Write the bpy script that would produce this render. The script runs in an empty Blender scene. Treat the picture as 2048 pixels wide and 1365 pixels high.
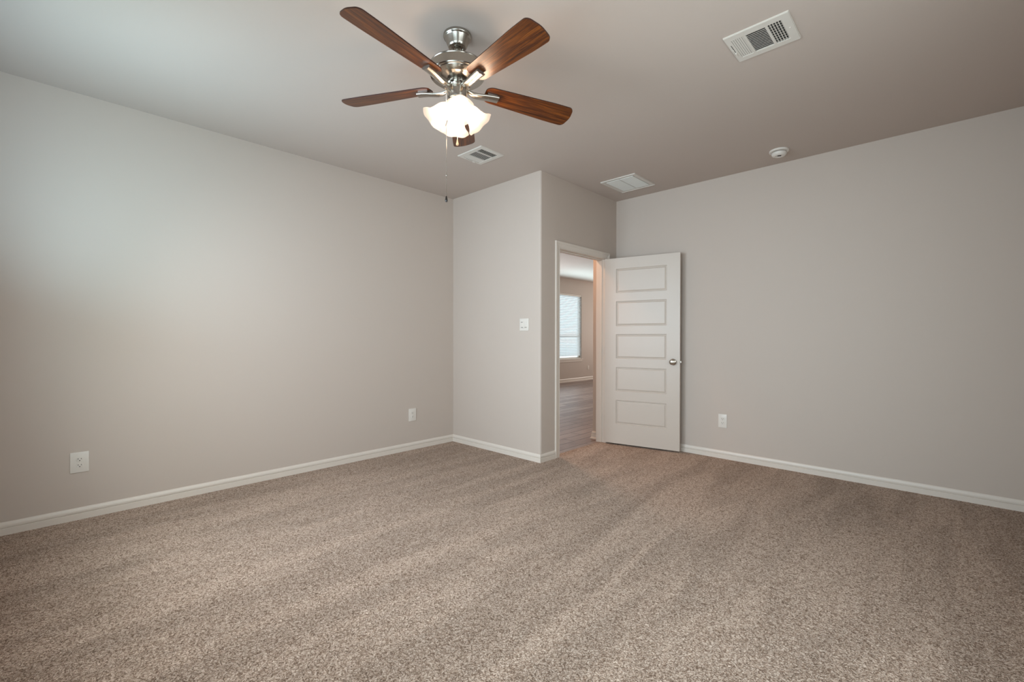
import bpy, bmesh, math, random
from mathutils import Vector, Matrix

S = bpy.context.scene
COL = S.collection
random.seed(7)
R = math.radians

# ---------------------------------------------------------------- layout (metres)
H = 2.743                      # ceiling height
A = 4.030                      # left wall, plane y = A
B = 2.737                      # door wall, plane y = B
Cx = 3.249                     # projecting wall, plane x = Cx
Dx = 4.601                     # right wall, plane x = Dx
XW = -0.185                    # window wall
YR = -0.47                     # rear wall
T = 0.115                      # wall thickness
FAR = 7.22                     # far wall of the next room
XE = 13.0                      # end of the next room
HX, HY = 4.47, 2.962           # short return wall behind the door

# ---------------------------------------------------------------- camera
cam = bpy.data.cameras.new('camera')
cam.sensor_width = 36.0
cam.lens = 904.02 / 2048 * 36
cam.shift_y = (683.3 - 682.5) / 2048
cam.clip_start = 0.02
cam.clip_end = 200
co = bpy.data.objects.new('camera', cam)
COL.objects.link(co)
yaw, pitch, roll = 0.7627, -0.0084, 0.0010
F = Vector((math.cos(yaw) * math.cos(pitch), math.sin(yaw) * math.cos(pitch), math.sin(pitch)))
Rt = Vector((math.sin(yaw), -math.cos(yaw), 0))
Up = Rt.cross(F)
R2 = Rt * math.cos(roll) + Up * math.sin(roll)
U2 = -Rt * math.sin(roll) + Up * math.cos(roll)
m = Matrix((R2, U2, -F)).transposed().to_4x4()
m.translation = Vector((0, 0, 1.1761))
co.matrix_world = m
S.camera = co

# ---------------------------------------------------------------- view, world, lights
S.view_settings.view_transform = 'Standard'
S.view_settings.look = 'None'
S.view_settings.gamma = 1
S.view_settings.exposure = -0.10
S.view_settings.use_curve_mapping = False
S.cycles.max_bounces = 10
S.cycles.diffuse_bounces = 6
S.cycles.glossy_bounces = 4
S.cycles.transmission_bounces = 6
S.cycles.transparent_max_bounces = 8
S.cycles.use_denoising = True
S.cycles.caustics_reflective = False
S.cycles.caustics_refractive = False
S.cycles.sample_clamp_indirect = 4

W = bpy.data.worlds.new('sky')
S.world = W
W.use_nodes = True
bg = W.node_tree.nodes['Background']
bg.inputs[0].default_value = (0.80, 0.92, 1.0, 1)
bg.inputs[1].default_value = 2.4


def area(name, loc, direction, sx, sy, power, color, spread=180):
    l = bpy.data.lights.new(name, 'AREA')
    l.shape = 'RECTANGLE'
    l.size, l.size_y = sx, sy
    l.energy = power
    l.color = color
    l.spread = R(spread)
    o = bpy.data.objects.new(name, l)
    COL.objects.link(o)
    o.location = loc
    o.rotation_euler = Vector(direction).to_track_quat('-Z', 'Y').to_euler()
    return o


GLOW = 0.30                     # strength of the lit glass shades of the fan
DAY = (0.78, 0.93, 1.0)
WIN = [(0.20, 1.55), (1.90, 3.25)]      # the two windows of this room, y ranges
REARWIN = (0.50, 2.10)                  # window of the rear wall, behind the camera, x range
# daylight through the windows; the blinds send it forward, partly down to the carpet and partly up to the ceiling corner
area('window_daylight', (XW + 0.05, 0.875, 1.50), (1, 0, 0), 1.35, 1.5, 24.8, (0.723, 0.916, 1.000), 120)
area('window_daylight', (XW + 0.05, 2.575, 1.50), (1, 0, 0), 1.35, 1.5, 21.4, (0.603, 0.802, 1.000), 120)
area('window_daylight', (XW + 0.052, 2.575, 1.50), (1, 0, 0), 1.35, 1.5, 11.2, (0.833, 1.000, 0.890))
area('window_daylight', (XW + 0.054, 2.575, 1.50), (1, 0, -0.5), 1.35, 1.5, 21.6, (0.981, 0.972, 1.000), 140)
area('blind_uplight', (XW + 0.09, 2.90, 1.70), (1, 1.25, 1.9), 0.60, 0.9, 11.5, (0.47, 0.80, 1.000), 142)
area('blind_sidelight', (XW + 0.09, 2.80, 1.45), (1, 1.2, 0.1), 0.80, 1.4, 5.0, (0.66, 0.88, 1.000), 176)
area('rear_window_daylight', (1.3, YR + 0.05, 1.5), (0, 1, 0), 1.6, 1.5, 34.0, (0.894, 0.988, 1.000))
area('living_daylight', (6.9, FAR - 0.12, 1.6), (0, -1, 0.35), 2.6, 1.6, 95, (0.86, 0.94, 1.0))
area('living_fill_east', (XE - 0.1, 5.2, 1.6), (-1, 0, 0.3), 2.6, 1.6, 110, (1.0, 0.94, 0.88))  # fill lamp added for the next room; the end wall has no window
area('living_blind_uplight', (9.9, FAR - 0.16, 1.7), (0, -1.0, 1), 3.0, 0.3, 26, (0.62, 0.90, 1.0), 96)
area('hall_downlight', (3.92, 3.52, H - 0.012), (0, 0, -1), 0.22, 0.22, 21, (1.0, 0.57, 0.33))


# ---------------------------------------------------------------- materials
def lin(c):
    return tuple(((v / 255) / 12.92 if v / 255 <= 0.04045 else ((v / 255 + 0.055) / 1.055) ** 2.4) for v in c) + (1,)


def mat(name, rgb, rough=0.5, metal=0.0, spec=0.5):
    mt = bpy.data.materials.new(name)
    mt.use_nodes = True
    b = mt.node_tree.nodes['Principled BSDF']
    b.inputs['Base Color'].default_value = lin(rgb)
    b.inputs['Roughness'].default_value = rough
    b.inputs['Metallic'].default_value = metal
    b.inputs['Specular IOR Level'].default_value = spec
    return mt, mt.node_tree.nodes, mt.node_tree.links, b


def coords(n, l, scale=(1, 1, 1), rot=(0, 0, 0), kind='Object'):
    tc = n.new('ShaderNodeTexCoord')
    mp = n.new('ShaderNodeMapping')
    mp.inputs['Scale'].default_value = scale
    mp.inputs['Rotation'].default_value = rot
    l.new(tc.outputs[kind], mp.inputs['Vector'])
    return mp.outputs['Vector']


def noise(n, l, vec, scale, detail=2, rough=0.5, dist=0.0):
    t = n.new('ShaderNodeTexNoise')
    t.inputs['Scale'].default_value = scale
    t.inputs['Detail'].default_value = detail
    t.inputs['Roughness'].default_value = rough
    t.inputs['Distortion'].default_value = dist
    l.new(vec, t.inputs['Vector'])
    return t.outputs['Fac']


def ramp(n, l, fac, stops):
    r = n.new('ShaderNodeValToRGB')
    while len(r.color_ramp.elements) < len(stops):
        r.color_ramp.elements.new(0.5)
    for e, (p, c) in zip(r.color_ramp.elements, stops):
        e.position = p
        e.color = c if len(c) == 4 else lin(c)
    l.new(fac, r.inputs['Fac'])
    return r.outputs['Color']


def bump(n, l, b, height, strength, distance):
    bp = n.new('ShaderNodeBump')
    bp.inputs['Strength'].default_value = strength
    bp.inputs['Distance'].default_value = distance
    l.new(height, bp.inputs['Height'])
    l.new(bp.outputs['Normal'], b.inputs['Normal'])


def mathn(n, l, op, a, b=None):
    q = n.new('ShaderNodeMath')
    q.operation = op
    for i, v in enumerate((a, b)):
        if v is None:
            continue
        if isinstance(v, (int, float)):
            q.inputs[i].default_value = v
        else:
            l.new(v, q.inputs[i])
    return q.outputs[0]


M = {}
# wall paint: warm grey with a light orange-peel texture
mt, n, l, b = mat('wall_paint', (191, 178, 168), 0.62, 0, 0.3)
v = coords(n, l)
bump(n, l, b, noise(n, l, v, 260, 3), 0.12, 0.0012)
M['wall'] = mt
mt, n, l, b = mat('ceiling_paint', (189, 176, 167), 0.8, 0, 0.2)
v = coords(n, l)
bump(n, l, b, noise(n, l, v, 220, 3), 0.14, 0.0012)
M['ceil'] = mt
M['trim'] = mat('white_trim_enamel', (214, 204, 194), 0.35)[0]
M['door'] = mat('white_door_enamel', (195, 183, 172), 0.38)[0]
M['plate'] = mat('white_plastic', (216, 209, 201), 0.3)[0]
M['vent'] = mat('white_metal_register', (208, 202, 194), 0.4)[0]
M['slot'] = mat('dark_slot', (26, 22, 20), 0.7)[0]
M['duct'] = mat('dark_matte', (44, 42, 40), 0.8)[0]  # dark tone standing in for shade inside the ducts; also on small dark parts
M['knobm'] = mat('satin_nickel_knob', (176, 168, 158), 0.22, 1.0)[0]

# brushed nickel
mt, n, l, b = mat('brushed_nickel', (168, 163, 155), 0.24, 1.0)
v = coords(n, l, (1, 1, 60))
nf = noise(n, l, v, 40, 2)
b.inputs['Roughness'].default_value = 0.25
rr = n.new('ShaderNodeMapRange')
rr.inputs['To Min'].default_value = 0.16
rr.inputs['To Max'].default_value = 0.32
l.new(nf, rr.inputs['Value'])
l.new(rr.outputs[0], b.inputs['Roughness'])
M['nickel'] = mt
M['chrome'] = mat('polished_nickel', (205, 202, 196), 0.10, 1.0)[0]

# walnut blades: grain along local x
mt, n, l, b = mat('walnut_blade', (96, 48, 22), 0.30, 0, 0.5)
v = coords(n, l, (1.6, 28, 28))
g = noise(n, l, v, 3.0, 6, 0.62, 0.6)
v2 = coords(n, l, (0.9, 110, 110))
g2 = noise(n, l, v2, 2.0, 3, 0.6)
mx = mathn(n, l, 'ADD', mathn(n, l, 'MULTIPLY', g, 0.7), mathn(n, l, 'MULTIPLY', g2, 0.3))
col = ramp(n, l, mx, [(0.32, (32, 12, 3)), (0.46, (72, 33, 8)), (0.57, (104, 54, 14)), (0.72, (138, 80, 28))])
l.new(col, b.inputs['Base Color'])
M['wood'] = mt
M['blade_edge'] = mat('dark_blade_edge', (52, 22, 12), 0.4)[0]

# frosted white glass shade
mt = bpy.data.materials.new('frosted_white_glass')
mt.use_nodes = True
n, l = mt.node_tree.nodes, mt.node_tree.links
n.remove(n['Principled BSDF'])
tr = n.new('ShaderNodeBsdfTranslucent')
tr.inputs[0].default_value = (0.36, 0.32, 0.28, 1)
df = n.new('ShaderNodeBsdfDiffuse')
df.inputs[0].default_value = (0.45, 0.42, 0.39, 1)
gl = n.new('ShaderNodeBsdfGlossy')
gl.inputs['Roughness'].default_value = 0.15
m1 = n.new('ShaderNodeMixShader')
m1.inputs[0].default_value = 0.30
l.new(tr.outputs[0], m1.inputs[1])
l.new(df.outputs[0], m1.inputs[2])
m2 = n.new('ShaderNodeMixShader')
m2.inputs[0].default_value = 0.06
l.new(m1.outputs[0], m2.inputs[1])
l.new(gl.outputs[0], m2.inputs[2])
tp = n.new('ShaderNodeBsdfTransparent')  # thin glass lets part of the bulb's light straight through
tp.inputs[0].default_value = (1.0, 0.96, 0.92, 1)
m3 = n.new('ShaderNodeMixShader')
m3.inputs[0].default_value = 0.50
l.new(m2.outputs[0], m3.inputs[1])
l.new(tp.outputs[0], m3.inputs[2])
em = n.new('ShaderNodeEmission')        # the shades glow: light of the bulbs spread by the frosted glass
em.inputs[0].default_value = (1.0, 0.83, 0.68, 1)
em.inputs[1].default_value = GLOW
ad = n.new('ShaderNodeAddShader')
l.new(m3.outputs[0], ad.inputs[0])
l.new(em.outputs[0], ad.inputs[1])
l.new(ad.outputs[0], n['Material Output'].inputs['Surface'])
M['glass'] = mt


def emit(name, rgb, strength):
    mt = bpy.data.materials.new(name)
    mt.use_nodes = True
    n, l = mt.node_tree.nodes, mt.node_tree.links
    n.remove(n['Principled BSDF'])
    e = n.new('ShaderNodeEmission')
    e.inputs[0].default_value = rgb
    e.inputs[1].default_value = strength
    l.new(e.outputs[0], n['Material Output'].inputs['Surface'])
    return mt


M['bulb'] = emit('lit_bulb', (1.0, 0.80, 0.62, 1), 130)

# blind slats: white, a little light passes through
mt = bpy.data.materials.new('white_blind_slat')
mt.use_nodes = True
n, l = mt.node_tree.nodes, mt.node_tree.links
n.remove(n['Principled BSDF'])
tr = n.new('ShaderNodeBsdfTranslucent')
tr.inputs[0].default_value = (0.9, 0.93, 0.95, 1)
df = n.new('ShaderNodeBsdfDiffuse')
df.inputs[0].default_value = (0.85, 0.85, 0.84, 1)
m1 = n.new('ShaderNodeMixShader')
m1.inputs[0].default_value = 0.5
l.new(tr.outputs[0], m1.inputs[1])
l.new(df.outputs[0], m1.inputs[2])
l.new(m1.outputs[0], n['Material Output'].inputs['Surface'])
M['slat'] = mt

# window glass
mt = bpy.data.materials.new('window_glass')
mt.use_nodes = True
n, l = mt.node_tree.nodes, mt.node_tree.links
n.remove(n['Principled BSDF'])
tp = n.new('ShaderNodeBsdfTransparent')
tp.inputs[0].default_value = (0.93, 0.97, 0.97, 1)
gl = n.new('ShaderNodeBsdfGlossy')
gl.inputs['Roughness'].default_value = 0.02
m1 = n.new('ShaderNodeMixShader')
m1.inputs[0].default_value = 0.08
l.new(tp.outputs[0], m1.inputs[1])
l.new(gl.outputs[0], m1.inputs[2])
l.new(m1.outputs[0], n['Material Output'].inputs['Surface'])
M['pane'] = mt

# carpet: curly beige pile, squiggly yarn ends over darker gaps
mt, n, l, b = mat('carpet_pile', (150, 132, 116), 0.95, 0, 0.1)
v = coords(n, l)


def ridges(vec, scale, dist, k):
    f = noise(n, l, vec, scale, 0.6, 0.5, dist)
    a = mathn(n, l, 'ABSOLUTE', mathn(n, l, 'SUBTRACT', f, 0.5))
    q = mathn(n, l, 'SUBTRACT', 1.0, mathn(n, l, 'MULTIPLY', a, k))
    return mathn(n, l, 'MAXIMUM', q, 0.0)


v3 = coords(n, l, (1.0, 1.0, 1), (0, 0, 1.1))
v4 = coords(n, l, (1.0, 1.0, 1), (0, 0, 2.3))
light_yarn = mathn(n, l, 'MAXIMUM', ridges(v, 58, 0.5, 13), ridges(v3, 84, 0.5, 11))
dark_gap = mathn(n, l, 'MAXIMUM', ridges(v4, 60, 0.5, 15), mathn(n, l, 'MULTIPLY', ridges(v3, 97, 0.4, 13), 0.8))
fine = noise(n, l, v, 300, 1)
h0 = mathn(n, l, 'ADD', mathn(n, l, 'MULTIPLY', light_yarn, 0.30), mathn(n, l, 'MULTIPLY', fine, 0.30))
h1 = mathn(n, l, 'SUBTRACT', mathn(n, l, 'ADD', h0, 0.38), mathn(n, l, 'MULTIPLY', dark_gap, 0.42))
h = mathn(n, l, 'MINIMUM', mathn(n, l, 'MAXIMUM', h1, 0.0), 1.0)
# vacuum strokes: broad streaks where the pile leans another way
vv = coords(n, l, (0.55, 3.2, 1), (0, 0, R(-48)))
st = noise(n, l, vv, 1.5, 3, 0.55, 0.5)
stc = ramp(n, l, st, [(0.40, (0.90, 0.90, 0.90, 1)), (0.475, (0.99, 0.99, 0.99, 1)), (0.545, (1.03, 1.03, 1.03, 1)), (0.575, (1.10, 1.10, 1.10, 1))])
cc = ramp(n, l, h, [(0.08, (88, 69, 57)), (0.38, (153, 131, 116)), (0.56, (181, 160, 144)), (0.84, (217, 198, 185))])
mm = n.new('ShaderNodeMix')
mm.data_type = 'RGBA'
mm.blend_type = 'MULTIPLY'
mm.inputs['Factor'].default_value = 1.0
l.new(cc, mm.inputs['A'])
l.new(stc, mm.inputs['B'])
l.new(mm.outputs['Result'], b.inputs['Base Color'])
bump(n, l, b, h, 0.9, 0.006)
M['carpet'] = mt

# wood-look plank tile of the next room
mt, n, l, b = mat('plank_tile', (120, 104, 98), 0.40)
v = coords(n, l)
br = n.new('ShaderNodeTexBrick')
br.offset = 0.37
br.inputs['Scale'].default_value = 1.0
br.inputs['Brick Width'].default_value = 0.91
br.inputs['Row Height'].default_value = 0.152
br.inputs['Mortar Size'].default_value = 0.0055
br.inputs['Mortar Smooth'].default_value = 0.1
br.inputs['Color1'].default_value = lin((158, 138, 128))
br.inputs['Color2'].default_value = lin((128, 108, 99))
br.inputs['Mortar'].default_value = lin((52, 38, 32))
l.new(v, br.inputs['Vector'])
v2 = coords(n, l, (2.0, 26, 1))
gr = noise(n, l, v2, 2.5, 5, 0.6, 0.4)
gc = ramp(n, l, gr, [(0.32, (0.70, 0.68, 0.67, 1)), (0.68, (1.2, 1.2, 1.22, 1))])
mm = n.new('ShaderNodeMix')
mm.data_type = 'RGBA'
mm.blend_type = 'MULTIPLY'
mm.inputs['Factor'].default_value = 1.0
l.new(br.outputs['Color'], mm.inputs['A'])
l.new(gc, mm.inputs['B'])
l.new(mm.outputs['Result'], b.inputs['Base Color'])
M['tile'] = mt


# ---------------------------------------------------------------- mesh helpers
def obj(name, bm, material, parent=None, smooth=False, loc=None, label=None, kind=None, sharp=35):
    bmesh.ops.recalc_face_normals(bm, faces=bm.faces)
    me = bpy.data.meshes.new(name)
    bm.to_mesh(me)
    bm.free()
    if material:
        me.materials.append(material)
    if smooth:
        for p in me.polygons:
            p.use_smooth = True
        me.set_sharp_from_angle(angle=R(sharp))
    o = bpy.data.objects.new(name, me)
    COL.objects.link(o)
    if loc:
        o.location = loc
    if parent:
        o.parent = parent
    if label:
        o['label'] = label
    if kind:
        o['kind'] = kind
    return o


def tag(o, label, cat, group=None):
    o['label'] = label
    o['category'] = cat
    if group:
        o['group'] = group
    return o


def thing(name, label, cat, loc=(0, 0, 0), rot=(0, 0, 0), group=None):
    o = bpy.data.objects.new(name, None)
    COL.objects.link(o)
    o.location = loc
    o.rotation_euler = rot
    o.empty_display_size = 0.1
    return tag(o, label, cat, group)


def add_box(bm, lo, hi, mx=None, bevel=0.0):
    x0, y0, z0 = lo
    x1, y1, z1 = hi
    vs = [bm.verts.new(p) for p in ((x0, y0, z0), (x1, y0, z0), (x1, y1, z0), (x0, y1, z0), (x0, y0, z1), (x1, y0, z1), (x1, y1, z1), (x0, y1, z1))]
    fs = [bm.faces.new([vs[i] for i in f]) for f in ((0, 3, 2, 1), (4, 5, 6, 7), (0, 1, 5, 4), (1, 2, 6, 5), (2, 3, 7, 6), (3, 0, 4, 7))]
    if bevel:
        es = list({e for f in fs for e in f.edges})
        r = bmesh.ops.bevel(bm, geom=es, offset=bevel, segments=2, affect='EDGES', profile=0.6)
        vs = list({v for f in r['faces'] for v in f.verts} | {v for v in vs if v.is_valid})
    if mx is not None:
        bmesh.ops.transform(bm, matrix=mx, verts=vs)
    return vs


def box_obj(name, lo, hi, material, parent=None, bevel=0.0, kind=None, label=None):
    bm = bmesh.new()
    add_box(bm, lo, hi, None, bevel)
    return obj(name, bm, material, parent, kind=kind, label=label)


def add_lathe(bm, prof, seg=48, mx=None, scallop=None):
    """prof: list of (r, z); closed at r == 0 ends. scallop(r_index, angle, r, z) may displace."""
    rings = []
    allv = []
    for i, (r, z) in enumerate(prof):
        if r < 1e-6:
            ring = [bm.verts.new((0, 0, z))]
        else:
            ring = []
            for k in range(seg):
                a = 2 * math.pi * k / seg
                rr, zz = (r, z) if scallop is None else scallop(i, a, r, z)
                ring.append(bm.verts.new((rr * math.cos(a), rr * math.sin(a), zz)))
        rings.append(ring)
        allv += ring
    for a, b2 in zip(rings, rings[1:]):
        for k in range(seg):
            k2 = (k + 1) % seg
            if len(a) == 1 and len(b2) == 1:
                continue
            if len(a) == 1:
                bm.faces.new((a[0], b2[k], b2[k2]))
            elif len(b2) == 1:
                bm.faces.new((a[k], b2[0], a[k2]))
            else:
                bm.faces.new((a[k], b2[k], b2[k2], a[k2]))
    if mx is not None:
        bmesh.ops.transform(bm, matrix=mx, verts=allv)
    return allv


def add_tube(bm, pts, r, seg=12, radii=None, cap=True):
    pts = [Vector(p) for p in pts]
    prev = None
    rings = []
    for i, p in enumerate(pts):
        d = (pts[min(i + 1, len(pts) - 1)] - pts[max(i - 1, 0)]).normalized()
        a = prev if prev is not None else (Vector((0, 0, 1)) if abs(d.z) < 0.9 else Vector((1, 0, 0)))
        u = (a - d * a.dot(d)).normalized()
        prev = u
        w = d.cross(u)
        rr = radii[i] if radii else r
        rings.append([bm.verts.new(p + (u * math.cos(2 * math.pi * k / seg) + w * math.sin(2 * math.pi * k / seg)) * rr) for k in range(seg)])
    for a, b2 in zip(rings, rings[1:]):
        for k in range(seg):
            bm.faces.new((a[k], b2[k], b2[(k + 1) % seg], a[(k + 1) % seg]))
    if cap:
        bm.faces.new(list(reversed(rings[0])))
        bm.faces.new(rings[-1])


def sweep_segments(path, prof, place, closed=False, mitre0=None, mitre1=None):
    """path: 2D points. prof: closed polygon of (offset to the left of the path, height). Gives one bmesh per segment, ends mitred."""
    P = [Vector(p) for p in path]
    N = len(P)

    def nrm(a, b2):
        d = (b2 - a).normalized()
        return Vector((-d.y, d.x))
    out = []
    for i in range(N - 1):
        n1 = nrm(P[i], P[i + 1])

        def mit(j, other):
            if other is None:
                return n1
            return (n1 + other) / (1 + n1.dot(other))
        m0 = mit(i, nrm(P[i - 1], P[i]) if i > 0 else None)
        m1 = mit(i + 1, nrm(P[i + 1], P[i + 2]) if i < N - 2 else None)
        bm = bmesh.new()
        ra = [bm.verts.new(place(P[i] + m0 * o, hh)) for o, hh in prof]
        rb = [bm.verts.new(place(P[i + 1] + m1 * o, hh)) for o, hh in prof]
        k = len(prof)
        for q in range(k):
            bm.faces.new((ra[q], ra[(q + 1) % k], rb[(q + 1) % k], rb[q]))
        bm.faces.new(ra)
        bm.faces.new(list(reversed(rb)))
        out.append(bm)
    return out


# ---------------------------------------------------------------- the room shell
def slab(name, lo, hi, material=None, bevel=0):
    return box_obj(name, lo, hi, material or M['wall'], kind='structure', bevel=bevel)


Z0 = -0.10
slab('wall_left', (XW - T, A, Z0), (Cx, A + T, H + 0.1))
slab('wall_right', (Dx, YR, Z0), (Dx + T, B, H + 0.1))

# projecting wall with the light switch
slab('wall_front', (Cx, B + T, Z0), (Cx + T, FAR + T, H + 0.1))

# door wall: opening and a rounded corner bead
DO0, DO1, DOH = 3.534, 4.392, 2.062     # rough opening x range and height
bm = bmesh.new()
rad = 0.022
pl = []
for k in range(9):
    a = math.pi + k * (math.pi / 2) / 8
    pl.append((Cx + rad + rad * math.cos(a), B + rad + rad * math.sin(a)))
pl = [(Cx, B + T)] + pl + [(DO0, B), (DO0, B + T)]


def prism(bm, poly, z0, z1):
    lo = [bm.verts.new((x, y, z0)) for x, y in poly]
    hi = [bm.verts.new((x, y, z1)) for x, y in poly]
    k = len(poly)
    for q in range(k):
        bm.faces.new((lo[q], lo[(q + 1) % k], hi[(q + 1) % k], hi[q]))
    bm.faces.new(list(reversed(lo)))
    bm.faces.new(hi)


prism(bm, pl, Z0, H + 0.1)
add_box(bm, (DO0, B, DOH), (DO1, B + T, H + 0.1))
add_box(bm, (DO1, B, Z0), (Dx + T, B + T, H + 0.1))
obj('wall_door', bm, M['wall'], smooth=True, kind='structure', sharp=30)

# window wall with two openings
WZ0, WZ1 = 0.62, 2.33


def wall_with_openings(name, axis, plane0, plane1, u0, u1, openings, z0, z1, wz0, wz1):
    bm = bmesh.new()

    def bx(ua, ub, za, zb):
        if axis == 'x':
            add_box(bm, (plane0, ua, za), (plane1, ub, zb))
        else:
            add_box(bm, (ua, plane0, za), (ub, plane1, zb))
    cur = u0
    for a, b2 in openings:
        bx(cur, a, z0, z1)
        bx(a, b2, z0, wz0)
        bx(a, b2, wz1, z1)
        cur = b2
    bx(cur, u1, z0, z1)
    return obj(name, bm, M['wall'], kind='structure')


wall_with_openings('wall_rear', 'y', YR - T, YR, XW, Dx + T, [REARWIN], Z0, H + 0.1, WZ0, WZ1)
wall_with_openings('wall_window', 'x', XW - T, XW, YR - T, A + T, WIN, Z0, H + 0.1, WZ0, WZ1)
FW = (8.92, 10.33)
FZ0, FZ1 = 0.60, 2.345
wall_with_openings('wall_far', 'y', FAR, FAR + T, Cx, XE + T, [(5.6, 8.2), FW], Z0, H + 0.1, FZ0, FZ1)
slab('wall_hall', (HX, B + T, Z0), (XE, HY, H + 0.1))
slab('wall_end', (XE, B + T, Z0), (XE + T, FAR, H + 0.1))

# floors and ceilings
CE = B + 0.072                 # edge of the carpet, under the door
bm = bmesh.new()
add_box(bm, (XW - T, YR - T, -0.08), (Cx, A + T, 0.0))
add_box(bm, (Cx, YR - T, -0.08), (Dx + T, B, 0.0))
add_box(bm, (DO0, B, -0.08), (DO1, CE, 0.0))
obj('floor', bm, M['carpet'], kind='structure')
bm = bmesh.new()
add_box(bm, (Cx, CE, -0.08), (XE, FAR + T, -0.004))
obj('floor_hall', bm, M['tile'], kind='structure')
slab('ceiling', (XW - T, YR - T, H), (Dx + T, A + T, H + 0.12), M['ceil'])
bm = bmesh.new()
add_box(bm, (Dx + T, B, H), (XE + T, FAR + T, H + 0.12))
add_box(bm, (Cx, A + T, H), (Dx + T, FAR + T, H + 0.12))
obj('ceiling_hall', bm, M['ceil'], kind='structure')

# baseboards
BB = [(0, -0.02), (0.014, -0.02), (0.014, 0.0395), (0.0125, 0.0410), (0.0060, 0.0420), (0.0060, 0.0452), (0.0115, 0.0465),
      (0.0120, 0.0560), (0.0105, 0.0640), (0.0075, 0.0700), (0.0060, 0.0745), (0.0045, 0.0765), (0, 0.0765)]
J0, J1 = 3.542, 4.372          # faces of the door jambs
CW = 0.068                     # casing width
place_floor = lambda p, hh: (p.x, p.y, hh)
paths = [
    # path runs so that the room is on its left
    ([(XW, YR), (Dx, YR), (Dx, B), (J1 + CW + 0.012, B)], ['baseboard_rear', 'baseboard_right', 'baseboard_corner']),
    ([(J0 - CW - 0.004, B), (Cx, B), (Cx, A), (XW, A), (XW, YR)], ['baseboard_door', 'baseboard_front', 'baseboard_left', 'baseboard_window']),
]
for path, names in paths:
    for bm, nm in zip(sweep_segments(path, BB, place_floor), names):
        obj(nm, bm, M['trim'], smooth=True, kind='structure', sharp=25)
BH = [(0, -0.02), (0.024, -0.02), (0.024, 0.008), (0.016, 0.017), (0.014, 0.019), (0.014, 0.050), (0.0085, 0.052), (0.0085, 0.0550), (0.0115, 0.0565), (0.0120, 0.070), (0.006, 0.083), (0, 0.085)]
for path, names in [
    ([(XE, HY), (HX, HY), (HX, B + T)], ['baseboard_hall', 'baseboard_return']),
    ([(Cx + T, B + T), (Cx + T, FAR)], ['baseboard_hall_left']),
    ([(Cx + T, FAR), (XE, FAR)], ['baseboard_far']),
]:
    if names[0] in ('baseboard_hall',):
        path = [(HX, B + T), (HX, HY), (XE, HY)]
        names = ['baseboard_return', 'baseboard_hall']
    if names[0] == 'baseboard_hall_left':
        path = path[::-1]
    if names[0] == 'baseboard_far':
        path = path[::-1]
    for bm, nm in zip(sweep_segments(path, BH, place_floor), names):
        obj(nm, bm, M['trim'], smooth=True, kind='structure', sharp=25)

# ---------------------------------------------------------------- door frame and casings
HJ = 2.050                     # underside of the head jamb
bm = bmesh.new()
add_box(bm, (DO0, B, -0.01), (J0, B + T, HJ + 0.012))
add_box(bm, (J1, B, -0.01), (DO1, B + T, HJ + 0.012))
add_box(bm, (J0, B, HJ), (J1, B + T, HJ + 0.012))
# door stop set behind the closed position of the door
add_box(bm, (J0, B + 0.040, -0.01), (J0 + 0.010, B + 0.075, HJ))
add_box(bm, (J1 - 0.010, B + 0.040, -0.01), (J1, B + 0.075, HJ))
add_box(bm, (J0 + 0.010, B + 0.040, HJ - 0.010), (J1 - 0.010, B + 0.075, HJ))
obj('trim_1', bm, M['trim'], kind='structure')
# colonial casing: (distance from the opening, thickness)
CP = [(0, 0), (0, 0.006), (0.003, 0.0085), (0.010, 0.0095), (0.013, 0.0075), (0.030, 0.0095), (0.042, 0.0125), (0.046, 0.0115), (0.052, 0.0150), (0.062, 0.0165), (CW, 0.0150), (CW, 0)]


def casing(name, plane, sgn):
    path = [(J0 - 0.004, -0.01), (J0 - 0.004, HJ + 0.004), (J1 + 0.004, HJ + 0.004), (J1 + 0.004, -0.01)]
    bms = sweep_segments(path, CP, lambda p, hh: (p.x, plane + sgn * hh, p.y))
    bm = bmesh.new()
    for q in bms:
        me = bpy.data.meshes.new('tmp')
        q.to_mesh(me)
        q.free()
        bm.from_mesh(me)
        bpy.data.meshes.remove(me)
    return obj(name, bm, M['trim'], smooth=True, kind='structure', sharp=25)


casing('trim_2', B, -1)
casing('trim_3', B + T, 1)

# ---------------------------------------------------------------- the door (open against the right wall)
def panel_face(bm, w, z0, z1, panels, y, sgn):
    """one molded face of the door in the plane y; sgn = outward direction"""
    def P(x, z, d=0.0):
        return bm.verts.new((x, y - sgn * d, z))

    def quad(a, b2, c, d):
        bm.faces.new((a, b2, c, d))
    x0, x1 = panels[0][0], panels[0][1]
    quad(P(0, z0), P(x0, z0), P(x0, z1), P(0, z1))
    quad(P(x1, z0), P(w, z0), P(w, z1), P(x1, z1))
    zs = [z0]
    for p in panels:
        zs += [p[2], p[3]]
    zs.append(z1)
    for k in range(0, len(zs), 2):
        quad(P(x0, zs[k]), P(x1, zs[k]), P(x1, zs[k + 1]), P(x0, zs[k + 1]))
    steps = [(0, 0), (0.0025, 0.0070), (0.007, 0.0100), (0.011, 0.0100), (0.017, 0.0045), (0.024, 0.0020)]
    for a, b2, c, d in panels:
        rings = [[P(a + o, c + o, dd), P(b2 - o, c + o, dd), P(b2 - o, d - o, dd), P(a + o, d - o, dd)] for o, dd in steps]
        for r0, r1 in zip(rings, rings[1:]):
            for k in range(4):
                quad(r0[k], r0[(k + 1) % 4], r1[(k + 1) % 4], r1[k])
        quad(*rings[-1])


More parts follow.
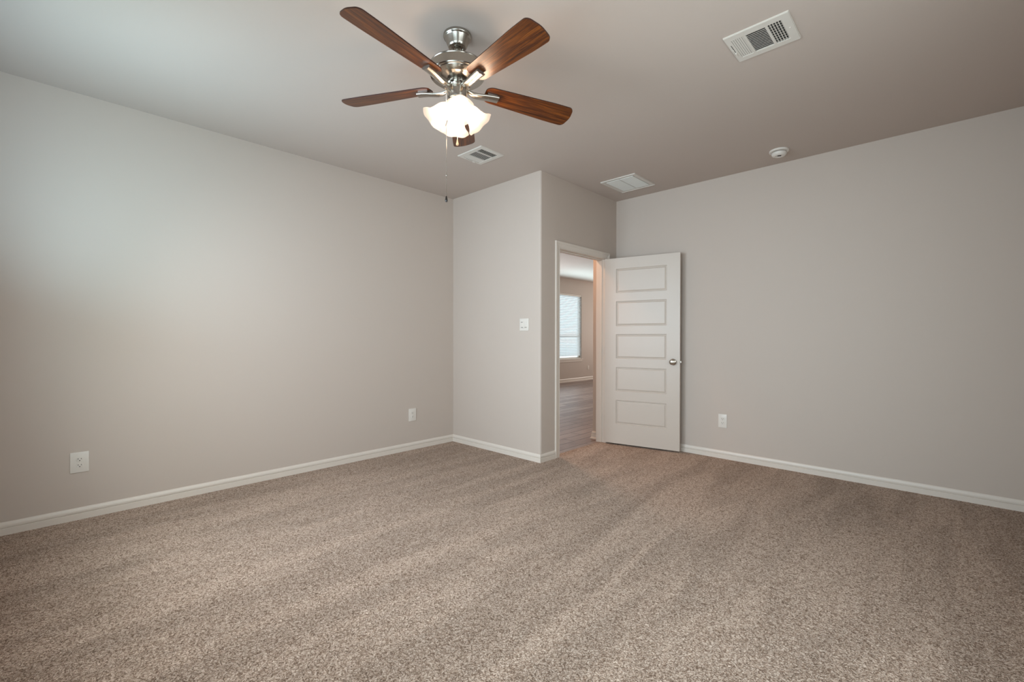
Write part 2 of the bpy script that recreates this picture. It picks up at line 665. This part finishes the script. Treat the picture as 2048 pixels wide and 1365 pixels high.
DW, DT, DZ0, DZ1 = 0.800, 0.035, 0.017, 2.045
PANELS = [(0.130, 0.668, 0.235, 0.494), (0.130, 0.668, 0.594, 0.854), (0.130, 0.668, 0.950, 1.214), (0.130, 0.668, 1.304, 1.574), (0.130, 0.668, 1.666, 1.927)]
bm = bmesh.new()
panel_face(bm, DW, DZ0, DZ1, PANELS, 0.0, -1)
panel_face(bm, DW, DZ0, DZ1, PANELS, DT, 1)
for q in (((0, 0), (0, DT)), ((DW, 0), (DW, DT))):
    (xa, ya), (xb, yb) = q
    bm.faces.new([bm.verts.new(p) for p in ((xa, ya, DZ0), (xb, yb, DZ0), (xb, yb, DZ1), (xa, ya, DZ1))])
for z in (DZ0, DZ1):
    bm.faces.new([bm.verts.new(p) for p in ((0, 0, z), (DW, 0, z), (DW, DT, z), (0, DT, z))])
bmesh.ops.remove_doubles(bm, verts=bm.verts, dist=1e-5)
door = obj('door_1', bm, M['door'], kind='structure')
# local x along the door from the hinge, local y from the visible face to the wall side
a0, b0 = Vector((4.339, 2.722)), Vector((4.4985, 1.939))
dang = math.atan2(b0.y - a0.y, b0.x - a0.x)
door.location = (b0.x - DW * math.cos(dang), b0.y - DW * math.sin(dang), 0)
door.rotation_euler = (0, 0, dang)
door['label'] = 'white five-panel door standing open against the right wall'


def knob(y, sgn, name='door_knob'):
    bm = bmesh.new()
    prof = [(0, 0), (0.033, 0), (0.033, 0.004), (0.026, 0.008), (0.014, 0.011), (0.011, 0.018), (0.011, 0.028), (0.017, 0.033), (0.0265, 0.041), (0.0285, 0.049), (0.0255, 0.056), (0.016, 0.060), (0, 0.0615)]
    if sgn > 0:                # wall side: kept short of the wall
        prof = [(r, z * 0.82) for r, z in prof]
    mx = Matrix.Translation((0.733, y, 0.928)) @ Matrix.Rotation(R(-90) * sgn, 4, 'X')
    add_lathe(bm, prof, 32, mx)
    return obj(name, bm, M['knobm'], door, smooth=True, label='satin nickel round knob')


knob(0.0, -1)
knob(DT, 1)
bm = bmesh.new()
add_box(bm, (DW - 0.0005, 0.006, 0.900), (DW + 0.0015, DT - 0.006, 0.957))
add_box(bm, (DW, 0.011, 0.919), (DW + 0.011, DT - 0.012, 0.939), bevel=0.002)
obj('latch_plate', bm, M['knobm'], door, label='nickel latch plate on the door edge')
for hz in (0.27, 1.03, 1.80):
    bm = bmesh.new()
    mx = Matrix.Translation((-0.004, DT + 0.004, hz))
    add_lathe(bm, [(0, -0.045), (0.0055, -0.045), (0.0055, 0.045), (0.003, 0.048), (0, 0.049)], 16, mx)
    add_box(bm, (-0.002, 0.004, hz - 0.044), (0.0, DT, hz + 0.044))
    obj('hinge', bm, M['knobm'], door, smooth=True, label='nickel butt hinge')

# ---------------------------------------------------------------- wall plates


def wall_thing(name, label, cat, loc, face, group=None):
    """thing whose local x runs to the right as seen from the room, z up, y into the wall. face = wall it hangs on"""
    rz = {'left': 0.0, 'right': R(-90), 'front': R(-90)}[face]
    return thing(name, label, cat, loc, (0, 0, rz), group)


def outlet(label, loc, face, w=0.090, h2=0.131):
    t = wall_thing('wall_outlet', label, 'outlet', loc, face, 'duplex outlets in the room')
    bm = bmesh.new()
    add_box(bm, (-w / 2, -0.0065, -h2 / 2), (w / 2, 0, h2 / 2), bevel=0.0028)
    obj('cover_plate', bm, M['plate'], t, smooth=True)
    for s in (1, -1):
        bm = bmesh.new()
        k = 28
        ring0, ring1 = [], []
        for i in range(k):
            a = 2 * math.pi * i / k
            x = 0.0172 * math.cos(a)
            z = max(-0.0135, min(0.0135, 0.0172 * math.sin(a)))
            ring0.append(bm.verts.new((x, -0.0060, z + s * 0.0195)))
            ring1.append(bm.verts.new((x * 0.96, -0.0088, z * 0.96 + s * 0.0195)))
        for i in range(k):
            bm.faces.new((ring0[i], ring0[(i + 1) % k], ring1[(i + 1) % k], ring1[i]))
        bm.faces.new(ring1)
        rc = obj('receptacle', bm, M['plate'], t)
        bm = bmesh.new()
        zc = s * 0.0195
        add_box(bm, (-0.0085, -0.0092, zc - 0.001), (-0.0060, -0.0086, zc + 0.0075))
        add_box(bm, (0.0060, -0.0092, zc - 0.000), (0.0083, -0.0086, zc + 0.0068))
        add_lathe(bm, [(0, -0.0004), (0.0027, -0.0004), (0.0027, 0.0002), (0, 0.0002)], 14, Matrix.Translation((0, -0.0089, zc - 0.0078)) @ Matrix.Rotation(R(90), 4, 'X'))
        obj('slots', bm, M['slot'], rc, label='dark plug slots')
    bm = bmesh.new()
    add_lathe(bm, [(0, 0), (0.0028, 0), (0.0022, 0.001), (0, 0.0012)], 14, Matrix.Translation((0, -0.0065, 0)) @ Matrix.Rotation(R(90), 4, 'X'))
    obj('screw', bm, M['plate'], t, smooth=True)
    return t


outlet('white duplex outlet low on the left wall, nearest the camera at lower left', (0.177, A, 0.369), 'left')
outlet('white duplex outlet low on the left wall near the projecting corner wall', (2.703, A, 0.366), 'left')
outlet('white duplex outlet low on the right wall, just right of the open door', (Dx, 1.554, 0.366), 'right', 0.080)

t = wall_thing('light_switch', 'white two-gang wall switch plate on the projecting wall left of the doorway', 'light switch', (Cx, 2.938, 1.302), 'front')
bm = bmesh.new()
add_box(bm, (-0.0585, -0.0065, -0.059), (0.0585, 0, 0.059), bevel=0.003)
obj('cover_plate', bm, M['plate'], t, smooth=True)
for s in (-1, 1):
    bm = bmesh.new()
    add_box(bm, (s * 0.023 - 0.0165, -0.0095, -0.033), (s * 0.023 + 0.0165, -0.006, 0.033), bevel=0.0015)
    rk = obj('rocker', bm, M['plate'], t, smooth=True)
    bm = bmesh.new()
    add_box(bm, (s * 0.023 - 0.013, -0.0102, -0.0285), (s * 0.023 + 0.013, -0.0093, -0.0245))
    obj('slide_slot', bm, M['slot'] if s > 0 else M['duct'], rk, label='dark slot at the foot of the rocker')
bm = bmesh.new()
add_box(bm, (-0.038, -0.0102, 0.021), (-0.014, -0.0093, 0.0265))
obj('indicator', bm, mat('grey_mark', (120, 118, 112), 0.5)[0], t, label='small grey mark at top left of the plate')

# outlet in the next room
t = wall_thing('wall_outlet', 'tiny white outlet low on the far wall seen through the doorway', 'outlet', (10.655, FAR, 0.335), 'left')
bm = bmesh.new()
add_box(bm, (-0.036, -0.006, -0.057), (0.036, 0, 0.057), bevel=0.002)
obj('cover_plate', bm, M['plate'], t, smooth=True)
for s in (1, -1):
    bm = bmesh.new()
    add_box(bm, (-0.016, -0.008, s * 0.0195 - 0.013), (0.016, -0.005, s * 0.0195 + 0.013), bevel=0.001)
    obj('receptacle', bm, M['plate'], t)


# ---------------------------------------------------------------- ceiling registers
def register(label, x0, y0, dx, dy):
    """three-way supply register. local u runs along -y (away from the lever), v along +x"""
    t = thing('ceiling_vent', label, 'vent', (x0 + dx / 2, y0 + dy / 2, H), (0, 0, 0), 'supply registers on the ceiling')
    U = lambda u: dy / 2 - u * dy          # local y
    V = lambda v: -dx / 2 + v * dx         # local x
    zt, zb = 0.0, -0.007
    v0, v1 = 0.15, 0.86
    secs = [(0.085, 0.285), (0.320, 0.625), (0.665, 0.875)]
    bm = bmesh.new()

    def bxuv(bm, u0, u1, va, vb, za=zb, zc=zt):
        add_box(bm, (V(va), U(u1), za), (V(vb), U(u0), zc))
    cuts = [0.0] + [q for s in secs for q in s] + [1.0]
    for k in range(0, len(cuts), 2):
        bxuv(bm, cuts[k], cuts[k + 1], v0, v1, zb)
    bxuv(bm, 0, 1, 0, v0)
    bxuv(bm, 0, 1, v1, 1)
    # thin turned-down rim
    for (u0, u1, va, vb) in ((-0.006, 1.006, -0.012, 0.0), (-0.006, 1.006, 1.0, 1.012), (-0.012, 0.0, 0, 1), (1.0, 1.012, 0, 1)):
        bxuv(bm, u0, u1, va, vb, -0.0045)
    obj('face_plate', bm, M['vent'], t)
    bm = bmesh.new()
    bxuv(bm, 0.07, 0.89, 0.13, 0.88, -0.0012, -0.0002)  # flat dark sheet stands in for the shade up inside the duct
    obj('dark_backing', bm, M['duct'], t, label='flat dark backing in place of the shaded duct behind the louvers')

    def slat(bm, cu, cv, lu, lv, tilt, axis):
        # centre in u,v ; half lengths in metres ; tilt about the long axis
        mx = Matrix.Translation((V(cv), U(cu), -0.0042)) @ Matrix.Rotation(tilt, 4, axis)
        add_box(bm, (-lv, -lu, -0.0004), (lv, lu, 0.0004), mx)
    # first bank: five long slats along x
    bm = bmesh.new()
    for k in range(6):
        u = 0.085 + 0.2 * (k + 0.5) / 6
        slat(bm, u, (v0 + v1) / 2, 0.0040, (v1 - v0) / 2 * dx, R(-10), 'X')
    obj('louver_bank', bm, M['vent'], t)
    bm = bmesh.new()
    nn = 13
    for k in range(nn):
        v = v0 + (v1 - v0) * (k + 0.5) / nn
        slat(bm, (secs[1][0] + secs[1][1]) / 2, v, (secs[1][1] - secs[1][0]) / 2 * dy, 0.0056, R(-20), 'Y')
    obj('louver_bank', bm, M['vent'], t)
    bm = bmesh.new()
    for k in range(5):
        u = secs[2][0] + 0.21 * (k + 0.5) / 5
        slat(bm, u + 0.012, (v0 + v1) / 2, 0.0036, (v1 - v0) / 2 * dx, R(34), 'X')
    for k in range(9):
        v = v0 + (v1 - v0) * k / 8.5 + 0.01
        mx = Matrix.Translation((V(v), U((secs[2][0] + secs[2][1]) / 2), -0.0022)) @ Matrix.Rotation(R(-20), 4, 'Y')
        add_box(bm, (-0.0050, -0.105 * dy, -0.0003), (0.0050, 0.105 * dy, 0.0003), mx)
    obj('louver_bank', bm, M['vent'], t, label='bank of crossed louvers with square openings')
    # lever in its slot
    bm = bmesh.new()
    bxuv(bm, 0.037, 0.046, 0.30, 0.62, zb - 0.0003, zb + 0.001)
    obj('lever_slot', bm, M['slot'], t)
    bm = bmesh.new()
    bxuv(bm, 0.032, 0.050, 0.60, 0.70, zb - 0.009, zb + 0.001)
    obj('lever', bm, M['plate'], t)
    for u in (0.025, 0.935):
        bm = bmesh.new()
        add_lathe(bm, [(0, 0), (0.004, 0), (0.003, -0.0015), (0, -0.002)], 14, Matrix.Translation((V(0.5), U(u), zb)))
        obj('screw', bm, M['plate'], t)
    return t


register('white metal supply register on the ceiling near the upper right of the room', 2.483, 0.550, 0.264, 0.295)
register('white metal supply register on the ceiling beyond the fan, above the projecting wall', 2.500, 2.739, 0.262, 0.294)

# return grille with two panels
x0, x1, y0, y1 = 3.922, 4.338, 2.138, 2.510
t = thing('ceiling_vent', 'white two-panel return grille on the ceiling in front of the doorway wall', 'vent', ((x0 + x1) / 2, (y0 + y1) / 2, H))
hx, hy = (x1 - x0) / 2, (y1 - y0) / 2
bm = bmesh.new()
fr = 0.036
for lo, hi in (((-hx, -hy), (-hx + fr, hy)), ((hx - fr, -hy), (hx, hy)), ((-hx + fr, -hy), (hx - fr, -hy + fr)), ((-hx + fr, hy - fr), (hx - fr, hy))):
    add_box(bm, (lo[0], lo[1], -0.006), (hi[0], hi[1], 0.0))
for lo, hi in (((-hx - 0.004, -hy - 0.004), (-hx, hy + 0.004)), ((hx, -hy - 0.004), (hx + 0.004, hy + 0.004)), ((-hx, -hy - 0.004), (hx, -hy)), ((-hx, hy), (hx, hy + 0.004))):
    add_box(bm, (lo[0], lo[1], -0.010), (hi[0], hi[1], 0.0))
obj('face_frame', bm, M['vent'], t)
bm = bmesh.new()
add_box(bm, (-hx + fr, -hy + fr, -0.0012), (hx - fr, hy - fr, -0.0002))  # no hole above: a dark sheet paints the shade beyond the grille
obj('dark_backing', bm, M['duct'], t, label='flat dark backing in place of the shaded duct behind the grille')
for s in (-1, 1):
    bm = bmesh.new()
    ya, yb = (0.004, hy - fr - 0.005) if s > 0 else (-hy + fr + 0.005, -0.004)
    nn = 22
    for k in range(nn):
        xx = -hx + fr + 0.006 + (2 * (hx - fr) - 0.012) * (k + 0.5) / nn
        mx = Matrix.Translation((xx, (ya + yb) / 2, -0.0075)) @ Matrix.Rotation(R(14), 4, 'Y')
        add_box(bm, (-0.0074, -(yb - ya) / 2, -0.0004), (0.0074, (yb - ya) / 2, 0.0004), mx)
    add_box(bm, (-hx + fr + 0.004, ya - 0.002, -0.010), (hx - fr - 0.004, ya + 0.002, -0.003))
    add_box(bm, (-hx + fr + 0.004, yb - 0.002, -0.010), (hx - fr - 0.004, yb + 0.002, -0.003))
    add_box(bm, (-hx + fr + 0.002, ya, -0.010), (-hx + fr + 0.006, yb, -0.003))
    add_box(bm, (hx - fr - 0.006, ya, -0.010), (hx - fr - 0.002, yb, -0.003))
    obj('grille_panel', bm, mat('pale_grey_grille', (218, 218, 213), 0.4)[0], t)

# smoke detector
t = thing('smoke_detector', 'round white smoke detector on the ceiling close to the right wall', 'smoke detector', (4.285, 1.008, H))
bm = bmesh.new()
add_lathe(bm, [(0, 0), (0.0735, 0), (0.0735, -0.010), (0.070, -0.0135), (0.058, -0.015), (0, -0.015)], 48)
obj('base_ring', bm, M['plate'], t, smooth=True)
bm = bmesh.new()
add_lathe(bm, [(0, -0.015), (0.0515, -0.015), (0.0515, -0.019), (0, -0.019)], 48)
obj('vent_gap', bm, M['slot'], t)
bm = bmesh.new()
add_lathe(bm, [(0, -0.019), (0.056, -0.019), (0.0575, -0.024), (0.0555, -0.034), (0.048, -0.043), (0.034, -0.048), (0.031, -0.0465), (0, -0.0465)], 48)
bod = obj('body', bm, M['plate'], t, smooth=True)
bm = bmesh.new()
add_box(bm, (-0.020, -0.012, -0.0495), (-0.006, 0.014, -0.0460), Matrix.Rotation(R(30), 4, 'Z'), 0.001)
obj('test_button', bm, M['duct'], bod, label='dark test button')

# ---------------------------------------------------------------- ceiling fan
FX, FY = 1.508, 1.835
fan = thing('ceiling_fan', 'brushed nickel ceiling fan with five dark walnut blades and lit glass shades', 'ceiling fan', (FX, FY, H))
# fan parts use z relative to the ceiling
bm = bmesh.new()
add_lathe(bm, [(0, 0), (0.072, 0), (0.0725, -0.010), (0.070, -0.015), (0.066, -0.017), (0.063, -0.022), (0.055, -0.044), (0.050, -0.055), (0.048, -0.061), (0.044, -0.065), (0.030, -0.066), (0.027, -0.060), (0, -0.060)], 56)
obj('canopy', bm, M['nickel'], fan, smooth=True, sharp=40)
bm = bmesh.new()
add_lathe(bm, [(0, -0.055), (0.017, -0.055), (0.019, -0.062), (0.018, -0.069), (0.0115, -0.072), (0.0115, -0.150), (0.019, -0.152), (0.021, -0.165), (0, -0.165)], 32)
obj('downrod', bm, M['nickel'], fan, smooth=True)
bm = bmesh.new()
add_lathe(bm, [(0, -0.158), (0.137, -0.160), (0.1415, -0.162), (0.1430, -0.166), (0.1410, -0.169), (0.1410, -0.211), (0.1380, -0.215), (0.1290, -0.216), (0.1270, -0.219), (0.088, -0.221), (0.084, -0.223), (0.055, -0.239), (0.046, -0.240), (0, -0.240)], 64)
obj('motor_housing', bm, M['nickel'], fan, smooth=True, sharp=28)
bm = bmesh.new()
add_lathe(bm, [(0, -0.240), (0.044, -0.240), (0.046, -0.243), (0.046, -0.261), (0.066, -0.263), (0.067, -0.273), (0.064, -0.277), (0, -0.277)], 48)
for k in range(10):
    a = 2 * math.pi * k / 10
    mx = Matrix.Rotation(a, 4, 'Z')
    add_box(bm, (0.044, -0.010, -0.260), (0.0485, 0.010, -0.244), mx, 0.001)
obj('flywheel', bm, M['chrome'], fan, smooth=True, sharp=28)
bm = bmesh.new()
add_lathe(bm, [(0, -0.275), (0.0505, -0.275), (0.0520, -0.280), (0.0500, -0.322), (0.0475, -0.331), (0.043, -0.334), (0.041, -0.340), (0.044, -0.345), (0.044, -0.358), (0.036, -0.368), (0.020, -0.378), (0.010, -0.384), (0.009, -0.390), (0.004, -0.394), (0, -0.395)], 48)
obj('switch_housing', bm, M['nickel'], fan, smooth=True, sharp=28)

# blade: local x along its length from the fan axis, z up, pitched by the object's rotation
R0, R1 = 0.150, 0.663
hw0, hw1 = 0.055, 0.0715


def blade_outline():
    pts = []
    # root end, rounded
    for k in range(7):
        a = R(180 + 90 * k / 6)
        pts.append((R0 + 0.045 + 0.045 * math.cos(a), -hw0 + 0.030 + 0.030 * math.sin(a)))
    nseg = 8
    for k in range(1, nseg):
        f = k / nseg
        pts.append((R0 + 0.045 + (R1 - 0.045 - R0 - 0.03) * f, -(hw0 + (hw1 - hw0) * min(1, f * 1.25))))
    for k in range(7):
        a = R(270 + 82 * k / 6)
        pts.append((R1 - 0.038 + 0.030 * math.cos(a), -hw1 + 0.032 + 0.032 * math.sin(a)))
    half = pts
    # gently convex tip
    tip = []
    for k in range(1, 6):
        y = -0.036 + 0.072 * k / 6
        tip.append((R1 - 0.0012 - 5.0 * y * y, y))
    other = [(x, -y) for x, y in reversed(half)]
    return half + tip + other


bm = bmesh.new()
ol = blade_outline()
prof_z = [(0.0, 0.0), (0.0, 0.006)]
lo = [bm.verts.new((x, y, 0.0)) for x, y in ol]
hi = [bm.verts.new((x, y, 0.006)) for x, y in ol]
k = len(ol)
for q in range(k):
    bm.faces.new((lo[q], lo[(q + 1) % k], hi[(q + 1) % k], hi[q]))
bm.faces.new(list(reversed(lo)))
bm.faces.new(hi)
blade0 = obj('blade', bm, M['wood'])
blade0.data.materials.append(M['blade_edge'])
for p in blade0.data.polygons:
    if abs(p.normal.z) < 0.5:
        p.material_index = 1

# bracket: a bowed arm from the flywheel to a pad under the blade root
bm = bmesh.new()
arm = [(0.052, -0.012, 0.012, 0.010), (0.066, -0.020, 0.0145, 0.012), (0.086, -0.026, 0.0175, 0.014), (0.112, -0.0265, 0.0200, 0.014), (0.140, -0.0225, 0.0215, 0.013),
       (0.168, -0.0180, 0.0225, 0.013), (0.198, -0.0150, 0.0235, 0.013), (0.224, -0.0140, 0.0240, 0.013)]
rings = []
for x, zc, hw, th in arm:
    sec = []
    for k in range(9):             # rounded underside
        a = math.pi + math.pi * k / 8
        sec.append((hw * math.cos(a), zc + th * 0.55 * math.sin(a)))
    sec += [(hw, zc + th * 0.45), (-hw, zc + th * 0.45)]
    rings.append([bm.verts.new((x, y, z)) for y, z in sec])
for a, b2 in zip(rings, rings[1:]):
    kk = len(a)
    for q in range(kk):
        bm.faces.new((a[q], a[(q + 1) % kk], b2[(q + 1) % kk], b2[q]))
bm.faces.new(list(reversed(rings[0])))
bm.faces.new(rings[-1])
add_box(bm, (0.162, -0.019, -0.009), (0.216, 0.019, -0.0002))
bracket0 = obj('blade_bracket', bm, M['nickel'], smooth=True, sharp=40)

azb = math.degrees(3.318)
dphi = [-1.873, -0.861, 1.552, 0.372, 0.810]
dz = [0.010, -0.050, -0.044, -0.028, -0.007]
for k in range(5):
    az = R(azb + 72 * k + dphi[k])
    lift = math.asin(dz[k] / 0.657)
    for src in (blade0, bracket0):
        o = src if k == 0 else src.copy()
        if k:
            COL.objects.link(o)
        o.parent = fan
        pt = R(-13.0) if src is blade0 else R(-9)
        rot = Matrix.Rotation(az, 4, 'Z') @ Matrix.Rotation(-lift, 4, 'Y') @ Matrix.Rotation(pt, 4, 'X')
        mw = Matrix.Translation((0, 0, -0.272)) @ rot @ Matrix.Translation((0, 0, -0.013 + 0.002 if src is blade0 else 0.0))
        if src is blade0:
            mw = Matrix.Translation((0, 0, 2.480 - H)) @ rot
        else:
            mw = Matrix.Translation((0, 0, 2.480 - H)) @ rot
        o.matrix_local = mw

# light kit: four arms, bell shades, bulbs
fwd = 43.7
AX = [fwd + 12 + 90 * k for k in range(4)]
TILT = 48


def shade_scallop(i, a, r, z):
    f = max(0.0, (z - 0.060) / 0.058) if z > 0.060 else 0.0
    w = math.cos(6 * a)
    return r * (1 + 0.016 * f * w), z - 0.0030 * f * w


# profile along the shade axis (z grows towards the mouth)
outer = [(0.0215, 0.0), (0.0225, 0.006), (0.0260, 0.012), (0.0330, 0.022), (0.0390, 0.036), (0.0425, 0.052), (0.0455, 0.068), (0.0510, 0.084), (0.0590, 0.098), (0.0690, 0.110), (0.0745, 0.1145)]
inner = [(r - 0.0028, z + 0.0006) for r, z in outer[:-1]] + [(0.0735, 0.1165)]
gprof = outer + inner[::-1]
bm = bmesh.new()
add_lathe(bm, gprof, 48, None, shade_scallop)
shade0 = obj('glass_shade', bm, M['glass'], smooth=True, sharp=60)
bm = bmesh.new()
add_lathe(bm, [(0, 0.004), (0.012, 0.006), (0.0135, 0.022), (0.018, 0.034), (0.0270, 0.050), (0.0300, 0.064), (0.0270, 0.078), (0.0175, 0.089), (0, 0.094)], 20)
bulb0 = obj('bulb', bm, M['bulb'], smooth=True)
bm = bmesh.new()
add_lathe(bm, [(0, -0.014), (0.014, -0.014), (0.0235, -0.010), (0.0250, -0.002), (0.0250, 0.009), (0.0235, 0.010), (0.0225, 0.002), (0, 0.001)], 32)
for k in range(3):
    a = 2 * math.pi * k / 3 + 0.5
    add_lathe(bm, [(0, 0), (0.0035, 0.0), (0.0035, 0.006), (0, 0.006)], 10, Matrix.Rotation(a, 4, 'Z') @ Matrix.Translation((0.024, 0, 0.005)) @ Matrix.Rotation(R(90), 4, 'Y'))
cup0 = obj('socket_cup', bm, M['nickel'], smooth=True)
bm = bmesh.new()
pts = []
for k in range(8):
    f = k / 7
    pts.append((0.026 + 0.010 * f, 0, -0.354 - 0.004 * f))
add_tube(bm, pts, 0.008, 12)
arm0 = obj('light_arm', bm, M['nickel'], smooth=True)
neck_r, neck_z = 0.043, -0.362
for k, ax in enumerate(AX):
    a = R(ax)
    axis_dir = Vector((math.cos(a) * math.cos(R(TILT)), math.sin(a) * math.cos(R(TILT)), -math.sin(R(TILT))))
    q = axis_dir.to_track_quat('Z', 'X').to_matrix().to_4x4()
    mw = Matrix.Translation((neck_r * math.cos(a), neck_r * math.sin(a), neck_z)) @ q
    sh = shade0 if k == 0 else shade0.copy()
    bu = bulb0 if k == 0 else bulb0.copy()
    cu = cup0 if k == 0 else cup0.copy()
    ar = arm0 if k == 0 else arm0.copy()
    if k:
        for o in (sh, bu, cu, ar):
            COL.objects.link(o)
    for o in (sh, cu, ar):
        o.parent = fan
    bu.parent = sh
    bu['label'] = 'glowing warm white bulb'
    sh.matrix_local = mw
    cu.matrix_local = mw
    bu.matrix_local = Matrix.Identity(4)
    ar.matrix_local = Matrix.Rotation(a, 4, 'Z')


def chain(name, x, y, z0, z1, label):
    bm = bmesh.new()
    nb = int((z0 - z1) / 0.0042)
    for k in range(nb):
        z = z0 - (k + 0.5) * (z0 - z1) / nb
        add_lathe(bm, [(0, 0.0020), (0.0016, 0.0012), (0.0021, 0), (0.0016, -0.0012), (0, -0.0020)], 6, Matrix.Translation((x, y, z)))
    add_tube(bm, [(x, y, z0), (x, y, z1)], 0.0007, 6)
    return obj(name, bm, M['chrome'], fan, smooth=True, label=label)


# long chain
a = R(fwd + 136)
cxx, cyy = 0.072 * math.cos(a), 0.072 * math.sin(a)
bm = bmesh.new()
add_tube(bm, [(cxx * 0.58, cyy * 0.58, -0.305), (cxx * 0.8, cyy * 0.8, -0.304), (cxx * 0.96, cyy * 0.96, -0.307), (cxx, cyy, -0.314)], 0.0032, 10)
obj('chain_guide', bm, M['nickel'], fan, smooth=True)
zc1 = 1.893 - H
ch = chain('pull_chain', cxx, cyy, -0.313, zc1, 'long beaded pull chain with a dark fob')
bm = bmesh.new()
add_lathe(bm, [(0, 0.004), (0.0030, 0.003), (0.0045, -0.004), (0.0065, -0.016), (0.0068, -0.020), (0.0050, -0.026), (0, -0.027)], 16, Matrix.Translation((cxx, cyy, zc1)))
obj('chain_fob', bm, mat('dark_bronze_fob', (24, 18, 16), 0.35)[0], ch, smooth=True, label='dark bronze fob')
bm = bmesh.new()
add_lathe(bm, [(0, 0.004), (0.0028, 0.003), (0.0034, 0), (0.0028, -0.003), (0, -0.004)], 12, Matrix.Translation((cxx, cyy, -0.740)))
obj('chain_connector', bm, M['chrome'], ch, smooth=True)
# short chain behind the shades
zc1 = 2.203 - H
ch = chain('pull_chain', 0.0, 0.0, -0.384, zc1, 'short pull chain with a pale fob')
bm = bmesh.new()
add_lathe(bm, [(0, 0.004), (0.0028, 0.002), (0.0036, -0.006), (0.0070, -0.020), (0.0072, -0.024), (0.004, -0.028), (0, -0.029)], 16, Matrix.Translation((0, 0, zc1)))
obj('chain_fob', bm, mat('pale_wood_fob', (214, 176, 138), 0.4)[0], ch, smooth=True, label='pale small fob')


# ---------------------------------------------------------------- windows
def window(name, axis, plane, sgn, u0, u1, z0, z1, out_t, slat_tilt=R(50), rail=None):
    """frame, panes, blind in an opening. plane = room face of the wall; sgn = direction out of the room along the axis"""
    root = bpy.data.objects.new(name, None)
    COL.objects.link(root)
    root['kind'] = 'structure'
    root.location = (plane, (u0 + u1) / 2, z0) if axis == 'x' else ((u0 + u1) / 2, plane, z0)

    def P(u, d, z):
        d = plane + sgn * d
        p = Vector((d, u, z)) if axis == 'x' else Vector((u, d, z))
        return p - root.location

    def bx(bm, ua, ub, da, db, za, zb):
        p, q = P(ua, da, za), P(ub, db, zb)
        add_box(bm, [min(p[i], q[i]) for i in range(3)], [max(p[i], q[i]) for i in range(3)])
    bm = bmesh.new()
    d0, d1 = 0.070, out_t
    f = 0.045
    bx(bm, u0, u0 + f, d0, d1, z0, z1)
    bx(bm, u1 - f, u1, d0, d1, z0, z1)
    bx(bm, u0 + f, u1 - f, d0, d1, z0, z0 + f)
    bx(bm, u0 + f, u1 - f, d0, d1, z1 - f, z1)
    zm = (z0 + z1) / 2 if rail is None else rail
    bx(bm, u0 + f, u1 - f, d0 + 0.004, d1 - 0.004, zm - 0.022, zm + 0.022)
    obj('window_frame', bm, M['trim'], root)
    bm = bmesh.new()
    bx(bm, u0 + f, u1 - f, 0.088, 0.092, z0 + f, z1 - f)
    obj('pane', bm, M['pane'], root)
    bm = bmesh.new()
    bx(bm, u0 - 0.045, u1 + 0.045, -0.028, 0.068, z0 - 0.020, z0 + 0.002)
    obj('window_sill', bm, M['trim'], root)
    bm = bmesh.new()
    bx(bm, u0 - 0.025, u1 + 0.025, -0.012, 0.0, z0 - 0.075, z0 - 0.020)
    obj('apron', bm, M['trim'], root)
    bm = bmesh.new()
    bx(bm, u0 + 0.004, u1 - 0.004, 0.006, 0.058, z1 - 0.052, z1 - 0.002)
    obj('blind_headrail', bm, M['plate'], root)
    bm = bmesh.new()
    pitch = 0.0435
    nsl = int((z1 - z0 - 0.095) / pitch)
    for k in range(nsl):
        z = z1 - 0.075 - k * pitch
        c = P((u0 + u1) / 2, 0.034, z)
        L = (u1 - u0) / 2 - 0.008
        if axis == 'x':
            mx = Matrix.Translation(c) @ Matrix.Rotation(-slat_tilt * sgn, 4, 'Y')
            add_box(bm, (-0.024, -L, -0.0012), (0.024, L, 0.0012), mx)
        else:
            mx = Matrix.Translation(c) @ Matrix.Rotation(slat_tilt * sgn, 4, 'X')
            add_box(bm, (-L, -0.024, -0.0012), (L, 0.024, 0.0012), mx)
    obj('blind_slats', bm, M['slat'], root)
    bm = bmesh.new()
    bx(bm, u0 + 0.006, u1 - 0.006, 0.012, 0.056, z0 + 0.006, z0 + 0.024)
    obj('blind_bottom_rail', bm, M['plate'], root)
    bm = bmesh.new()
    for u in (u0 + 0.16, (u0 + u1) / 2, u1 - 0.16):
        bx(bm, u - 0.0008, u + 0.0008, 0.0085, 0.0100, z0 + 0.02, z1 - 0.05)
    obj('blind_cord', bm, M['plate'], root)
    return root


window('window_1', 'y', FAR, 1, FW[0], FW[1], FZ0, FZ1, T, rail=1.22)
window('window_2', 'y', FAR, 1, 5.6, 8.2, FZ0, FZ1, T)
for k, (y0, y1) in enumerate(WIN):
    window('window_%d' % (3 + k), 'x', XW, -1, y0, y1, WZ0, WZ1, T)
window('window_5', 'y', YR, -1, REARWIN[0], REARWIN[1], WZ0, WZ1, T)
